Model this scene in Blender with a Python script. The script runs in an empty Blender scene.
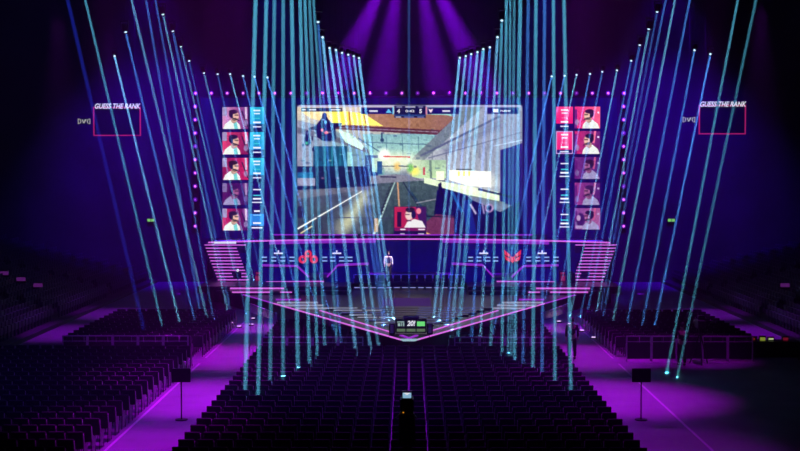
import bpy, bmesh, math, random
import numpy as np
from mathutils import Vector, Matrix, Euler
random.seed(7); np.random.seed(7)
sc = bpy.context.scene
COL = sc.collection
PI = math.pi
# ------------------------------------------------------------------ camera
F = 1290.0; CZ = 8.0
cam = bpy.data.objects.new('camera', bpy.data.cameras.new('camera')); COL.objects.link(cam); sc.camera = cam
cam.location = (0, 0, CZ)
PITCH = math.atan((225.5-170)/F); YAW = math.atan(9/F)
cam.rotation_euler = (PI/2-PITCH, 0, YAW)
cam.data.sensor_width = 36; cam.data.lens = 36*F/800; cam.data.clip_end = 400
RM = Euler((PI/2-PITCH, 0, YAW)).to_matrix()
def ray(px, py): return RM @ Vector(((px-400)/F, (225.5-py)/F, -1))
def P(px, py, D):                      # point of the place seen at a photo position, at depth D
    d = ray(px, py); return Vector((0, 0, CZ)) + d*(D/d.y)
def G(px, py, z):                      # ... at height z
    d = ray(px, py); return Vector((0, 0, CZ)) + d*((z-CZ)/d.z)
# ------------------------------------------------------------------ materials
def s2l(c):
    c = c/255.0
    return c/12.92 if c <= .04045 else ((c+.055)/1.055)**2.4
def rgb(r, g, b): return (s2l(r), s2l(g), s2l(b))
MATS = {}
def mat(name, col, rough=.6, metal=0, noise=0, nscale=8, emit=None, es=0, bump=0):
    if name in MATS: return MATS[name]
    m = bpy.data.materials.new(name); m.use_nodes = True; nt = m.node_tree
    b = nt.nodes['Principled BSDF']
    b.inputs['Base Color'].default_value = (*col, 1); b.inputs['Roughness'].default_value = rough; b.inputs['Metallic'].default_value = metal
    if noise or bump:
        tc = nt.nodes.new('ShaderNodeTexCoord'); n = nt.nodes.new('ShaderNodeTexNoise'); n.inputs['Scale'].default_value = nscale; n.inputs['Detail'].default_value = 3
        nt.links.new(tc.outputs['Object'], n.inputs['Vector'])
        if noise:
            r = nt.nodes.new('ShaderNodeValToRGB')
            r.color_ramp.elements[0].position = .3; r.color_ramp.elements[1].position = .7
            r.color_ramp.elements[0].color = (*[c*(1-noise) for c in col], 1); r.color_ramp.elements[1].color = (*[min(1, c*(1+noise)) for c in col], 1)
            nt.links.new(n.outputs['Fac'], r.inputs['Fac']); nt.links.new(r.outputs['Color'], b.inputs['Base Color'])
        if bump:
            bp = nt.nodes.new('ShaderNodeBump'); bp.inputs['Strength'].default_value = bump
            nt.links.new(n.outputs['Fac'], bp.inputs['Height']); nt.links.new(bp.outputs['Normal'], b.inputs['Normal'])
    if emit:
        b.inputs['Emission Color'].default_value = (*emit, 1); b.inputs['Emission Strength'].default_value = es
        m.cycles.emission_sampling = 'NONE' if es < 3 else 'AUTO'
    MATS[name] = m; return m
def screen_mat(name='screen_picture', strength=1.35):
    if name in MATS: return MATS[name]
    m = bpy.data.materials.new(name); m.use_nodes = True; nt = m.node_tree; nt.nodes.clear()
    o = nt.nodes.new('ShaderNodeOutputMaterial'); e = nt.nodes.new('ShaderNodeEmission'); a = nt.nodes.new('ShaderNodeVertexColor'); a.layer_name = 'Col'
    e.inputs['Strength'].default_value = strength
    nt.links.new(a.outputs['Color'], e.inputs['Color']); nt.links.new(e.outputs[0], o.inputs['Surface'])
    m.cycles.emission_sampling = 'NONE'
    MATS[name] = m; return m
def beam_mat(density):
    key = 'beam_haze_%d' % round(density*1000)
    if key in MATS: return MATS[key]
    m = bpy.data.materials.new(key); m.use_nodes = True; nt = m.node_tree; nt.nodes.clear()
    o = nt.nodes.new('ShaderNodeOutputMaterial'); v = nt.nodes.new('ShaderNodeVolumeScatter')
    v.inputs['Density'].default_value = density; v.inputs['Anisotropy'].default_value = 0
    nt.links.new(v.outputs[0], o.inputs['Volume']); m.cycles.volume_sampling = 'EQUIANGULAR'; MATS[key] = m; return m
M_floor = mat('floor_vinyl', (.22, .22, .24), .55, noise=.15, nscale=.8, bump=.03)
M_wall = mat('dark_drape', (.035, .033, .045), .9, noise=.3, nscale=.4)
M_ceil = mat('black_ceiling', (.012, .012, .014), .9, noise=.2, nscale=.5)
M_tier = mat('tier_concrete', (.05, .05, .055), .8, noise=.25, nscale=1.5)
M_black = mat('black_metal', (.012, .012, .014), .45)
M_side = mat('grey_side_panel', (.3, .29, .31), .6, noise=.2, nscale=10)
M_vinyl = mat('black_vinyl', (.02, .019, .026), .8, noise=.2, nscale=30, bump=.05)
M_frame = mat('black_steel_tube', (.02, .02, .023), .35, .4)
M_stand = mat('dark_plastic_seat', (.05, .05, .075), .5, noise=.2, nscale=20)
M_deck = mat('stage_deck_gloss', (.012, .012, .02), .33, noise=.2, nscale=2)
M_dark = mat('stage_fascia', (.02, .02, .04), .5, noise=.15, nscale=2)
M_navy = mat('navy_panel', (.02, .02, .12), .45, noise=.15, nscale=2)
M_steel = mat('galvanised_steel', (.4, .4, .42), .45, .2, noise=.1, nscale=10)
M_pink = mat('magenta_led', (.1, .02, .1), .4, emit=rgb(225, 110, 235), es=.95)
M_pinkd = mat('violet_led', (.1, .02, .1), .4, emit=rgb(165, 45, 215), es=.8)
M_band = mat('violet_led_band', (.1, .02, .1), .4, emit=rgb(150, 45, 200), es=.8)
M_white = mat('white_led', (.3, .3, .3), .4, emit=rgb(225, 225, 235), es=1)
M_dash = mat('pale_blue_lettering', (.3, .3, .3), .4, emit=rgb(150, 190, 215), es=.9)
M_green = mat('green_led', (.05, .3, .05), .4, emit=rgb(110, 225, 120), es=1)
M_yellow = mat('yellow_green_led', (.2, .3, .05), .4, emit=rgb(170, 190, 70), es=.8)
M_red = mat('red_led', (.3, .02, .03), .4, emit=rgb(235, 45, 70), es=.95)
M_border = mat('crimson_border', (.3, .02, .05), .4, emit=rgb(160, 28, 95), es=1)
M_skin = mat('skin', (.5, .3, .22), .6, noise=.05, nscale=20)
M_lens = mat('lit_lens', (.3, .3, .3), .3, emit=rgb(190, 225, 250), es=1.6)
# ------------------------------------------------------------------ mesh helpers
class MB:
    def __init__(s): s.bm = bmesh.new()
    def box(s, x0, x1, y0, y1, z0, z1, bevel=0):
        r = bmesh.ops.create_cube(s.bm, size=1)
        for v in r['verts']:
            v.co = Vector(((x0+x1)/2+v.co.x*(x1-x0), (y0+y1)/2+v.co.y*(y1-y0), (z0+z1)/2+v.co.z*(z1-z0)))
        if bevel:
            es = list({e for v in r['verts'] for e in v.link_edges})
            bmesh.ops.bevel(s.bm, geom=es, offset=bevel, segments=2, affect='EDGES', profile=.5)
        return s
    def cyl(s, a, b, r, r2=None, seg=10, cap=True):
        a = Vector(a); b = Vector(b); d = b-a
        R = d.to_track_quat('Z', 'Y').to_matrix().to_4x4(); R.translation = (a+b)/2
        bmesh.ops.create_cone(s.bm, segments=seg, radius1=r, radius2=r if r2 is None else r2, depth=d.length, cap_ends=cap, matrix=R)
        return s
    def bar(s, a, b, w, h):                # rectangular bar from a to b
        a = Vector(a); b = Vector(b); d = (b-a); L = d.length; d.normalize()
        up = Vector((0, 0, 1)) if abs(d.z) < .95 else Vector((0, 1, 0))
        sd = d.cross(up).normalized(); up = sd.cross(d)
        vs = [s.bm.verts.new(p+sd*(w/2*i)+up*(h/2*j)) for p in (a, b) for i, j in ((-1, -1), (1, -1), (1, 1), (-1, 1))]
        for f in ((3, 2, 1, 0), (4, 5, 6, 7), (0, 1, 5, 4), (1, 2, 6, 5), (2, 3, 7, 6), (3, 0, 4, 7)): s.bm.faces.new([vs[i] for i in f])
        return s
    def sphere(s, c, r, seg=12, sx=1, sy=1, sz=1):
        m = Matrix.Translation(Vector(c)) @ Matrix.Diagonal((sx, sy, sz, 1))
        bmesh.ops.create_uvsphere(s.bm, u_segments=seg, v_segments=max(6, seg*2//3), radius=r, matrix=m); return s
    def prism(s, pts, off):                # polygon (3D points) pushed along off
        off = Vector(off); a = [s.bm.verts.new(Vector(p)) for p in pts]; b = [s.bm.verts.new(Vector(p)+off) for p in pts]
        n = len(a); s.bm.faces.new(a); s.bm.faces.new(b[::-1])
        for i in range(n): s.bm.faces.new([a[i], b[i], b[(i+1) % n], a[(i+1) % n]])
        return s
    def mesh(s, name, m=None):
        bmesh.ops.recalc_face_normals(s.bm, faces=s.bm.faces[:])
        me = bpy.data.meshes.new(name); s.bm.to_mesh(me); s.bm.free()
        if m: me.materials.append(m)
        return me
    def build(s, name, m, parent=None, smooth=False):
        me = s.mesh(name, m)
        if smooth: me.shade_smooth()
        o = bpy.data.objects.new(name, me); COL.objects.link(o)
        if parent: o.parent = parent
        return o
def tag(o, label, cat, group=None, kind=None):
    o['label'] = label; o['category'] = cat
    if group: o['group'] = group
    if kind: o['kind'] = kind
    return o
def thing(name, label, cat, loc=(0, 0, 0), rz=0, group=None):
    o = bpy.data.objects.new(name, None); COL.objects.link(o); o.location = loc; o.rotation_euler = (0, 0, rz); o.empty_display_size = .2
    return tag(o, label, cat, group)
def struct(name, mb, m):
    o = mb.build(name, m); o['kind'] = 'structure'; return o
def part(name, me, parent):
    o = bpy.data.objects.new(name, me); COL.objects.link(o); o.parent = parent; return o
def text(name, s, size, m, parent, loc, shear=0, bold=0, align='CENTER', width=None):
    cu = bpy.data.curves.new(name, 'FONT'); cu.body = s; cu.size = size; cu.shear = shear; cu.offset = bold; cu.extrude = .004; cu.align_x = align; cu.align_y = 'CENTER'
    t = bpy.data.objects.new(name, cu); COL.objects.link(t)
    bpy.context.view_layer.update()
    me = bpy.data.meshes.new_from_object(t.evaluated_get(bpy.context.evaluated_depsgraph_get()))
    bpy.data.objects.remove(t); bpy.data.curves.remove(cu)
    if width:
        xs = [v.co.x for v in me.vertices]; k = width/(max(xs)-min(xs)); me.transform(Matrix.Diagonal((k, 1, 1, 1)))
    me.materials.clear(); me.materials.append(m); me.name = name
    o = part(name, me, parent); o.location = loc; o.rotation_euler = (PI/2, 0, 0); return o
ONES = ['', 'first', 'second', 'third', 'fourth', 'fifth', 'sixth', 'seventh', 'eighth', 'ninth', 'tenth', 'eleventh', 'twelfth', 'thirteenth', 'fourteenth', 'fifteenth', 'sixteenth', 'seventeenth', 'eighteenth', 'nineteenth']
TENS = {2: 'twent', 3: 'thirt', 4: 'fort', 5: 'fift', 6: 'sixt'}
def nth(n):
    if n < 20: return ONES[n]
    t, u = divmod(n, 10)
    return TENS[t]+('ieth' if u == 0 else 'y-'+ONES[u])
def area(name, parent, loc, d, size, spread, e, col):
    l = bpy.data.lights.new(name, 'AREA'); l.shape = 'DISK'; l.size = size; l.spread = spread; l.energy = e; l.color = col
    o = bpy.data.objects.new(name, l); COL.objects.link(o); o.location = loc; o.rotation_euler = (-Vector(d)).to_track_quat('Z', 'Y').to_euler()
    if parent: o.parent = parent
    return o
def spot(name, loc, target, ang, e, col, blend=.8, r=.2, parent=None):
    l = bpy.data.lights.new(name, 'SPOT'); l.spot_size = math.radians(ang); l.spot_blend = blend; l.energy = e/30000; l.color = col; l.shadow_soft_size = r
    l.use_nodes = True; nt = l.node_tree; em = nt.nodes['Emission']; fo = nt.nodes.new('ShaderNodeLightFalloff'); fo.inputs['Strength'].default_value = 1
    mu = nt.nodes.new('ShaderNodeMath'); mu.operation = 'MULTIPLY'; mu.inputs[1].default_value = 30000; nt.links.new(fo.outputs['Quadratic'], mu.inputs[0]); nt.links.new(mu.outputs[0], em.inputs['Strength'])
    o = bpy.data.objects.new(name, l); COL.objects.link(o); o.location = loc
    d = Vector(target)-Vector(loc); o.rotation_euler = (-d).to_track_quat('Z', 'Y').to_euler(); return o
# ------------------------------------------------------------------ setting
struct('floor', MB().box(-34, 34, 26, 93, -.2, 0), M_floor)
struct('wall_back', MB().box(-34, 34, 92, 92.4, 0, 24), M_wall)
struct('wall_left', MB().box(-34.4, -34, 26, 92.4, 0, 24), M_wall)
struct('wall_right', MB().box(34, 34.4, 26, 92.4, 0, 24), M_wall)
struct('ceiling', MB().box(-34.4, 34.4, 26, 92.4, 24, 24.3), M_ceil)
# ------------------------------------------------------------------ floor chairs
def vedge(D): return 11.4*(D-53.25)/24.35
def chair_meshes():
    seat = MB().box(-.21, .21, -.2, .24, .41, .48, .025).mesh('seat', M_vinyl)
    bk = MB(); bk.box(-.213, .213, -.03, .03, .0, .46, .022)
    bmesh.ops.rotate(bk.bm, verts=bk.bm.verts[:], cent=(0, 0, 0), matrix=Matrix.Rotation(math.radians(9), 3, 'X'))
    bmesh.ops.translate(bk.bm, verts=bk.bm.verts[:], vec=(0, -.2, .46)); back = bk.mesh('backrest', M_vinyl)
    legs = [MB().cyl((sx*.195, y0, .42), (sx*.2, y1, 0), .013, seg=6).mesh('leg', M_frame) for sx in (-1, 1) for y0, y1 in ((.19, .23), (-.19, -.25))]
    sides = []
    for sx in (-1, 1):
        fr = MB(); x = sx*.205
        fr.prism([(x, -.27, .8), (x, -.2, .44), (x, -.17, .08), (x, .1, .08), (x, .22, .5), (x, -.1, .56), (x, -.19, .86)], (sx*.012, 0, 0))
        sides.append(('side_panel', fr.mesh('side_panel', M_side)))
    return [('seat', seat), ('backrest', back)]+sides+[('leg', l) for l in legs]
CM = chair_meshes()
def joined(parts):
    V = []; Fs = []; MI = []; mats = []
    for _, me in parts:
        o = len(V); V += [v.co[:] for v in me.vertices]; mt = me.materials[0]
        if mt not in mats: mats.append(mt)
        for p in me.polygons: Fs.append([i+o for i in p.vertices]); MI.append(mats.index(mt))
    return np.array(V), Fs, np.array(MI), mats
def stuff_mesh(name, parts, locs, rots=None):
    V, Fs, MI, mats = joined(parts); n = len(V); VV = []; FF = []
    for k, l in enumerate(locs):
        W = V
        if rots is not None:
            c, s = math.cos(rots[k]), math.sin(rots[k]); W = V @ np.array([[c, s, 0], [-s, c, 0], [0, 0, 1]])
        VV.append(W+np.array(l)); FF += [[i+k*n for i in f] for f in Fs]
    me = bpy.data.meshes.new(name); me.from_pydata(np.concatenate(VV).tolist(), [], FF)
    for m in mats: me.materials.append(m)
    me.polygons.foreach_set('material_index', np.tile(MI, len(locs)).astype(np.int32)); me.update()
    o = bpy.data.objects.new(name, me); COL.objects.link(o); return o
ROWD = [33.0+.955*k for k in range(21)]
seats = []     # (D, x, label)
for k, D in enumerate(ROWD):
    for c in range(24):
        seats.append((D, (c-11.5)*.51, 'black padded chair, %s from left in %s row up from picture bottom, centre block' % (nth(c+1), nth(k+1)), 'chairs of the centre block'))
    for c in range(16):
        x = -9.05-.51*c
        if x > -(409+14)/F*D: seats.append((D, x, 'black padded chair, %s from the aisle, %s row up from picture bottom, left block' % (nth(c+1), nth(k+1)), 'chairs of the left block'))
back = []
for k in range(12):
    D = 55.2+.955*k
    for c in range(12): back += [(D, -9.05-.51*c), (D, 9.05+.51*c)]
for k in range(8):
    D = 54.6+.955*k
    for c in range(12):
        x = 6.0-.51*c
        if x > vedge(D)+.9: back += [(D, -x), (D, x)]
seats.sort(key=lambda s: (s[0], abs(s[1])))
for D, x, lab, grp in seats[:300]:
    t = thing('floor_chair', lab, 'chair', (x+random.uniform(-.006, .006), D+random.uniform(-.02, .02), 0), random.uniform(-.03, .03), grp)
    for nm, me in CM: part(nm, me, t)
rest = [(x, D, 0) for D, x, _, _ in seats[300:]]+[(x, D, 0) for D, x in back]
tag(stuff_mesh('floor_chairs', CM, rest), 'remaining rows of black padded chairs nearer the stage, beyond the front rows', 'chairs', kind='stuff')
# ------------------------------------------------------------------ grandstands
NR = 12
def fold_seat():
    b = MB(); b.box(-.23, .23, -.03, .03, .35, .85, .02); m1 = b.mesh('backrest', M_stand)
    b = MB(); b.box(-.22, .22, .02, .14, .3, .62, .02); b.box(-.03, .03, 0, .08, 0, .35); m2 = b.mesh('seat', M_stand)
    return [('backrest', m1), ('seat', m2)]
FS = fold_seat()
V_, F_, MI_, mats_ = joined(FS)
FSM = bpy.data.meshes.new('grandstand_seat'); FSM.from_pydata(V_.tolist(), [], F_); FSM.materials.append(M_stand)
for side, sg in (('left', -1), ('right', 1)):
    b = MB()
    for r in range(NR):
        xa, xb = 17.9+.9*r, 17.9+.9*(r+1)
        z = .2+.22*r
        b.box(min(sg*xa, sg*xb), max(sg*xa, sg*xb), 50, 91.5, 0, z)
    g = b.build('grandstand', M_tier); tag(g, 'stepped dark grandstand along the %s side of the hall' % side, 'grandstand')
    ss = []
    for r in range(NR):
        n = 0
        for j in range(70):
            D = 90.6-.55*j
            if j % 22 in (20, 21): continue
            n += 1
            x = 18.6+.9*r
            if x > (409+14)/F*D: continue
            ss.append((D, r, n, x, .2+.22*r))
    ss.sort(key=lambda s: -F/s[0]+.001*s[1])
    ind = ss[:150]; st = ss[150:]
    for D, r, n, x, z in ind:
        o = bpy.data.objects.new('folding_chair', FSM); COL.objects.link(o); o.location = (sg*x, D, z); o.rotation_euler = (0, 0, sg*PI/2)
        tag(o, 'dark folding chair, %s from stage end, %s row up, %s grandstand' % (nth(n), nth(r+1), side), 'chair', 'folding chairs of the %s grandstand' % side)
    o = stuff_mesh('folding_chairs', FS, [(sg*x, D, z) for D, r, n, x, z in st], [sg*PI/2]*len(st))
    tag(o, 'farther dark folding chairs of the %s grandstand' % side, 'chairs', kind='stuff')
# small lit panels beside the grandstand stairs
M_steplight = mat('violet_step_light', (.2, .05, .2), .4, emit=rgb(115, 40, 140), es=.4)
for px, py, lab in ((4, 273, 'outermost'), (21, 279, 'middle'), (38, 285, 'innermost')):
    kx, mz = (409-px)/F, (py-170)/F; p = P(px, py, (7.8+.2444*17.9-.75)/(mz+.2444*kx))
    t = thing('step_light', 'small violet step light, %s of three in the left grandstand' % lab, 'light', p-Vector((0, 0, .25)))
    MB().box(-.24, .24, -.05, .05, .14, .34).build('lit_panel', M_steplight, t); MB().box(-.27, .27, .05, .12, 0, .38).build('housing', M_black, t)
kx, mz = (785-409)/F, (285-170)/F; p = P(785, 285, (7.8+.2444*17.9-.75)/(mz+.2444*kx))
t = thing('step_light', 'small violet step light in the right grandstand', 'light', p-Vector((0, 0, .25)))
MB().box(-.24, .24, -.05, .05, .14, .34).build('lit_panel', M_steplight, t); MB().box(-.27, .27, .05, .12, 0, .38).build('housing', M_black, t)
# ------------------------------------------------------------------ stage
ZA = .9
ap = thing('stage_apron', 'pointed dark stage apron with pink light lines along its V-shaped edge', 'stage')
tri = [(0, 53.25, 0), (11.4, 77.6, 0), (-11.4, 77.6, 0)]
MB().prism(tri, (0, 0, ZA)).build('deck', M_deck, ap)
for sg in (-1, 1):
    a = Vector((sg*.28, 53.75, ZA)); e = Vector((sg*11.4, 77.5, ZA)); n = Vector((sg*24.35, -11.4, 0)).normalized()
    for f0, f1 in ((0, .045), (.05, .62), (.625, 1)):
        MB().bar(a.lerp(e, f0)+n*.05, a.lerp(e, f1)+n*.05, .06, .055).build('edge_light', M_pink if f1 < .99 else M_pinkd, ap)
    a2 = G(409+sg*19, 331.8, ZA+.03); e2 = G(409+sg*89, 310.4, ZA+.03)
    MB().bar(a2, e2, .07, .035).build('inlay_light', M_pink, ap)
    MB().bar(G(409+sg*8, 335.2, ZA+.02), G(409, 338.2, ZA+.02), .14, .04).build('chevron_light', M_pinkd, ap)
MB().prism([G(399, 339.2, ZA+.004), G(403, 341.3, ZA+.004), G(415, 341.3, ZA+.004), G(420, 339.2, ZA+.004)], (0, 0, .02)).build('tip_light', mat('pale_tip_led', (.3, .3, .3), .4, emit=rgb(150, 190, 195), es=.9), ap)
# low wide steps in the middle of the apron
M_stepw = mat('pale_step_nosing', (.2, .25, .25), .3, emit=rgb(95, 90, 150), es=.55)
M_stepg = mat('greenish_step_nosing', (.2, .25, .25), .3, emit=rgb(165, 165, 180), es=.75)  # strips and treads emit by themselves, some brighter than others
cs = thing('stage_steps', 'low wide centre steps with faint pale nosings behind the small display', 'steps')
for i in range(8):
    D = 58.6+i*.93; z = ZA+.012*i; w = min(4.2, vedge(D)-1.35)
    MB().box(-w, w, D, D+.92, ZA, z+.03).build('tread', M_deck, cs)
    for k, (xa, xb) in enumerate(((-w, -w*.62), (-w*.58, -w*.36), (w*.12, w*.36), (w*.42, w*.9))):
        MB().box(xa, xb, D-.05, D, z, z+.05).build('nosing', M_stepg if (k == 0 and i in (1, 3, 4, 6, 7)) or (k == 1 and i in (3, 6)) else M_stepw, cs)
for sg, sd in ((-1, 'left'), (1, 'right')):
    t = thing('corner_steps', 'bright narrow treads stepping onto the stage beside the %s desk' % sd, 'steps')
    for i, (xa, xb, py, m) in enumerate(((133, 108, 299.6, M_pinkd), (132, 91, 302.6, M_stepg), (126, 86, 305.4, M_stepg), (114, 82, 308.3, M_stepg))):
        cc = 409 if sg < 0 else 411; pa = G(cc+sg*xa, py, ZA+.1); pb = G(cc+sg*xb, py, ZA+.1)
        MB().bar(pa, pb, .22, .07).build('tread', m, t)
# pool of purple light mid apron, made as an emissive slab
q = [G(381, 308.5, ZA), G(432, 308.5, ZA), G(430, 298.5, ZA), G(383, 298.5, ZA)]
o = MB().prism(q, (0, 0, .02)).build('floor_screen', mat('violet_floor_led', (.01, .005, .02), .6, emit=rgb(62, 0, 108), es=.62, noise=0)); tag(o, 'violet glowing floor panel in the middle of the stage', 'screen')
# rear riser
def tD(x): return 85-4.2*(abs(x)/12.7)**2
rr = thing('stage_riser', 'raised rear stage floor that the two desks stand on', 'stage')
MB().prism([(-12.2, 77.62, 0), (12.2, 77.62, 0)]+[(12.2-24.4*i/20, tD(12.2-24.4*i/20)-.02, 0) for i in range(21)], (0, 0, 1.3)).box(-12.2, -3.4, 74, 77.6, .9, 1.3).box(3.4, 12.2, 74, 77.6, .9, 1.3).build('deck', M_deck, rr)
for sg in (-1, 1):
    def L(xa, xb, py, D, h=.07, m=M_pink, nm='edge_light'):
        pa, pb = P((409 if sg < 0 else 411)+sg*xa, py, D), P((409 if sg < 0 else 411)+sg*xb, py, D); MB().bar(pa, pb, .06, h).build(nm, m, rr)
    L(179, 125, 288.4, 73.9, .09)
    MB().bar(P((409 if sg < 0 else 411)+sg*188, 286.9, 75.5), P((409 if sg < 0 else 411)+sg*159, 287.1, 75.5), .35, .16).build('edge_light', M_pinkd, rr)
    L(177, 139, 292.2, 73.2, .08); L(129, 117, 292.2, 73.2, .07)
    MB().box(min(sg*3.4, sg*11.0), max(sg*3.4, sg*11.0), 73.2, 74, .9, 1.1).build('step', M_deck, rr)
# terrace below the big screen: curved front
ZT = 3.4
xs = [-12.7+25.4*i/36 for i in range(37)]
te = thing('stage_terrace', 'curved dark terrace below the big screen with violet band along its edge', 'stage')
MB().prism([(x, tD(x), 0) for x in xs]+[(12.7, 90, 0), (-12.7, 90, 0)], (0, 0, ZT)).build('slab', M_navy, te)
def strip(b, z, h, d0, xa, xb, zf=None, n=30):
    pts = [xa+(xb-xa)*i/n for i in range(n+1)]
    for i in range(n):
        f = zf or (lambda x: 0)
        b.bar((pts[i], tD(pts[i])-d0, z+f(pts[i])), (pts[i+1], tD(pts[i+1])-d0, z+f(pts[i+1])), .08, h)
    return b
strip(MB(), ZT+.05, .09, .06, -12.6, 12.6, n=50).build('edge_light', M_pink, te)
for sg in (-1, 1): strip(MB(), ZT-.06, .26, .02, sg*2.2, sg*9.0).build('light_band', M_band, te)
for xa, xb in ((-9.0, -3.4), (-3.2, 3.4), (3.6, 8.2)): MB().box(xa, xb, 85.55, 85.62, 3.66, 3.735).build('rail_light', M_pinkd, te)
MB().box(-9.2, 9.2, 85.62, 85.7, 3.4, 3.72).build('kerb', M_black, te)
pa, pb = P(214, 242.6, 80.7), P(236, 242.6, 81.2)
MB().bar(pa, pb, .1, .13).build('landing_light', M_white, te)
# illuminated staircases
for sg, sd in ((-1, 'left'), (1, 'right')):
    t = thing('stage_staircase', 'wide staircase with pink lit nosings at the %s end of the stage' % sd, 'stairs')
    b = MB(); nos = []
    for i in range(13):
        f = i/12
        xo, xi = (204.5+14.5*f, (235.5 if i else 246)+14.5*f)
        D = 80.4-.27*i; y = 245+38*f
        mm = (lambda u: u) if sg < 0 else (lambda u: 821.3-u)
        pa, pb = P(mm(xo), y, D), P(mm(xi), y, D)
        z = pa.z
        b.box(min(pa.x, pb.x), max(pa.x, pb.x), D, D+.3+.27*0, max(1.3, z-.5), z-.03)
        nos.append((pa, pb))
        if i in (9, 10):
            m1, m2 = pa.lerp(pb, .53), pa.lerp(pb, .8)
            nos[-1:] = [(pa, m1), (m2, pb)]
    b.build('steps', M_dark, t)
    for pa, pb in nos: MB().bar(pa, pb, .07, .058).build('nosing_light', M_pink, t)
# work lamp / dark case on the stairs
t = thing('stand_lamp', 'small lamp with a white glow on a stand before the left staircase', 'lamp', P(238, 284, 76.4))
MB().cyl((0, 0, 0), (0, 0, .55), .03).build('pole', M_black, t); MB().box(-.2, .2, -.08, .1, .32, .72, .03).build('housing', M_black, t); MB().sphere((0, -.1, .82), .085).build('bulb', M_white, t)
MB().box(-.2, .2, -.2, .2, -.02, .03).build('base', M_black, t)
t = thing('equipment_case', 'small dark case standing before the right staircase', 'case', P(571.5, 283, 76.4))
MB().box(-.22, .22, -.1, .15, 0, .62, .03).build('body', M_black, t); MB().box(-.1, .1, -.03, .03, .62, .68).build('handle', M_frame, t)
# ------------------------------------------------------------------ team desks
def xz(px, py, D): return P(px, py, D)
def desk(sg, sd, emblem):
    t = thing('team_desk', 'angular team desk with violet edge lights and red emblem on stage %s' % sd, 'desk')
    D = 77.2; mx = lambda px: 409+sg*(409-px)*-1 if sg < 0 else 409+(409-px)
    q = lambda px, py: P(px if sg < 0 else 820.6-px, py, D)
    w1 = [q(262, 265), q(297, 266), q(309, 277), q(309, 283.5), q(262, 283.5)]
    w2 = [q(338, 265), q(369, 263.5), q(369, 283.5), q(327, 283.5), q(327, 277)]
    for w in (w1, w2): MB().prism(w, (0, .75, 0)).build('counter', M_navy, t)
    o_ = Vector((0, -.05, 0))
    for a, b, h in (((262, 265.2), (297, 266), .13), ((297, 266), (309, 277), .1), ((338, 265), (327, 277), .09), ((338, 265), (369, 263.6), .14)):
        MB().bar(q(*a)+o_, q(*b)+o_, .06, h).build('edge_light', M_band if h > .12 else M_pinkd, t)
    MB().bar(q(266, 282)+o_, q(324, 281.4)+o_, .06, .08).build('base_light', M_pink, t)
    MB().prism([q(309, 277.5), q(327, 277.5), q(327, 283.5), q(309, 283.5)], (0, .6, 0)).build('middle_panel', M_dark, t)
    bd = [q(259, 250), q(358, 250), q(358, 264.6), q(259, 264.6)]
    board = MB().prism([p+Vector((0, .85, 0)) for p in bd], (0, .1, 0)).build('name_board', M_navy, t)
    b = MB()
    cols = (263, 272.5, 281.5, 290.8, 324, 332, 341, 349.5)
    for c in cols:
        for yy in (258.3, 261.9):
            b.prism([q(c-2.6, yy-.65)+Vector((0, .8, 0)), q(c+2.4, yy-.65)+Vector((0, .8, 0)), q(c+2.4, yy+.55)+Vector((0, .8, 0)), q(c-2.6, yy+.55)+Vector((0, .8, 0))], (0, .03, 0))
    b.build('name_lettering', M_dash, board)
    b = MB()
    for c in (277, 336):
        dv = Vector((0, .8, 0)); b = MB()
        b.prism([q(c-4.5, 253.4)+dv, q(c+4.5, 253.4)+dv, q(c+4.5, 254.9)+dv, q(c-4.5, 254.9)+dv], (0, .03, 0)); b.prism([q(c-.7, 251.2)+dv, q(c+.7, 251.2)+dv, q(c+.7, 253.3)+dv, q(c-.7, 253.3)+dv], (0, .03, 0)); b.build('team_lettering', M_white, board)
    b = MB(); dv = Vector((0, .68, 0))
    if emblem == 'cloud':
        for cx, cy, r in ((307.3, 254.6, 3.7), (301.6, 260.2, 4.1), (313, 260.2, 4.1)):
            n = 20; c = q(cx, cy)+dv; R = r/16.7; ri = R*.42
            pts = [(c.x+R*math.cos(2*PI*k/n), c.y, c.z+R*math.sin(2*PI*k/n)) for k in range(n)]; ins = [(c.x+ri*math.cos(2*PI*k/n), c.y, c.z+ri*math.sin(2*PI*k/n)) for k in range(n)]
            for k in range(n):
                k2 = (k+1) % n; b.prism([pts[k], pts[k2], ins[k2], ins[k]], (0, .05, 0))
    else:
        f = lambda x, y: P(x, y, D)+dv
        for s in (-1, 1):
            c = 513.6
            b.prism([f(c+s*8.6, 250.5), f(c+s*8.2, 255.5), f(c+s*3.2, 257.8), f(c+s*2.4, 255.4)], (0, .05, 0)); b.prism([f(c+s*8.2, 256.6), f(c+s*7, 260.6), f(c+s*2.6, 263), f(c+s*2.9, 259.2)], (0, .05, 0)); b.prism([f(c, 258), f(c+s*2.2, 256.6), f(c+s*2.2, 261.4), f(c, 264)], (0, .05, 0))
    b.build('emblem', M_red, t)
    s2 = lambda px, py: q(px, py)+Vector((0, .5, 0))
    for px, py, h in ((257, 274, .12), (256.5, 279, .3)):
        c = s2(px, py); MB().box(c.x-.13, c.x+.13, c.y, c.y+.1, c.z-h/2, c.z+h/2).build('red_light', mat('dim_red_led', (.2, .02, .03), .4, emit=rgb(150, 30, 70), es=.7), t)
    c = s2(257, 280); MB().box(c.x-.2, c.x+.2, c.y+.1, c.y+.5, 1.3, c.z+.5).build('side_cabinet', M_dark, t)
desk(-1, 'left', 'cloud'); desk(1, 'right', 'wing')
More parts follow.
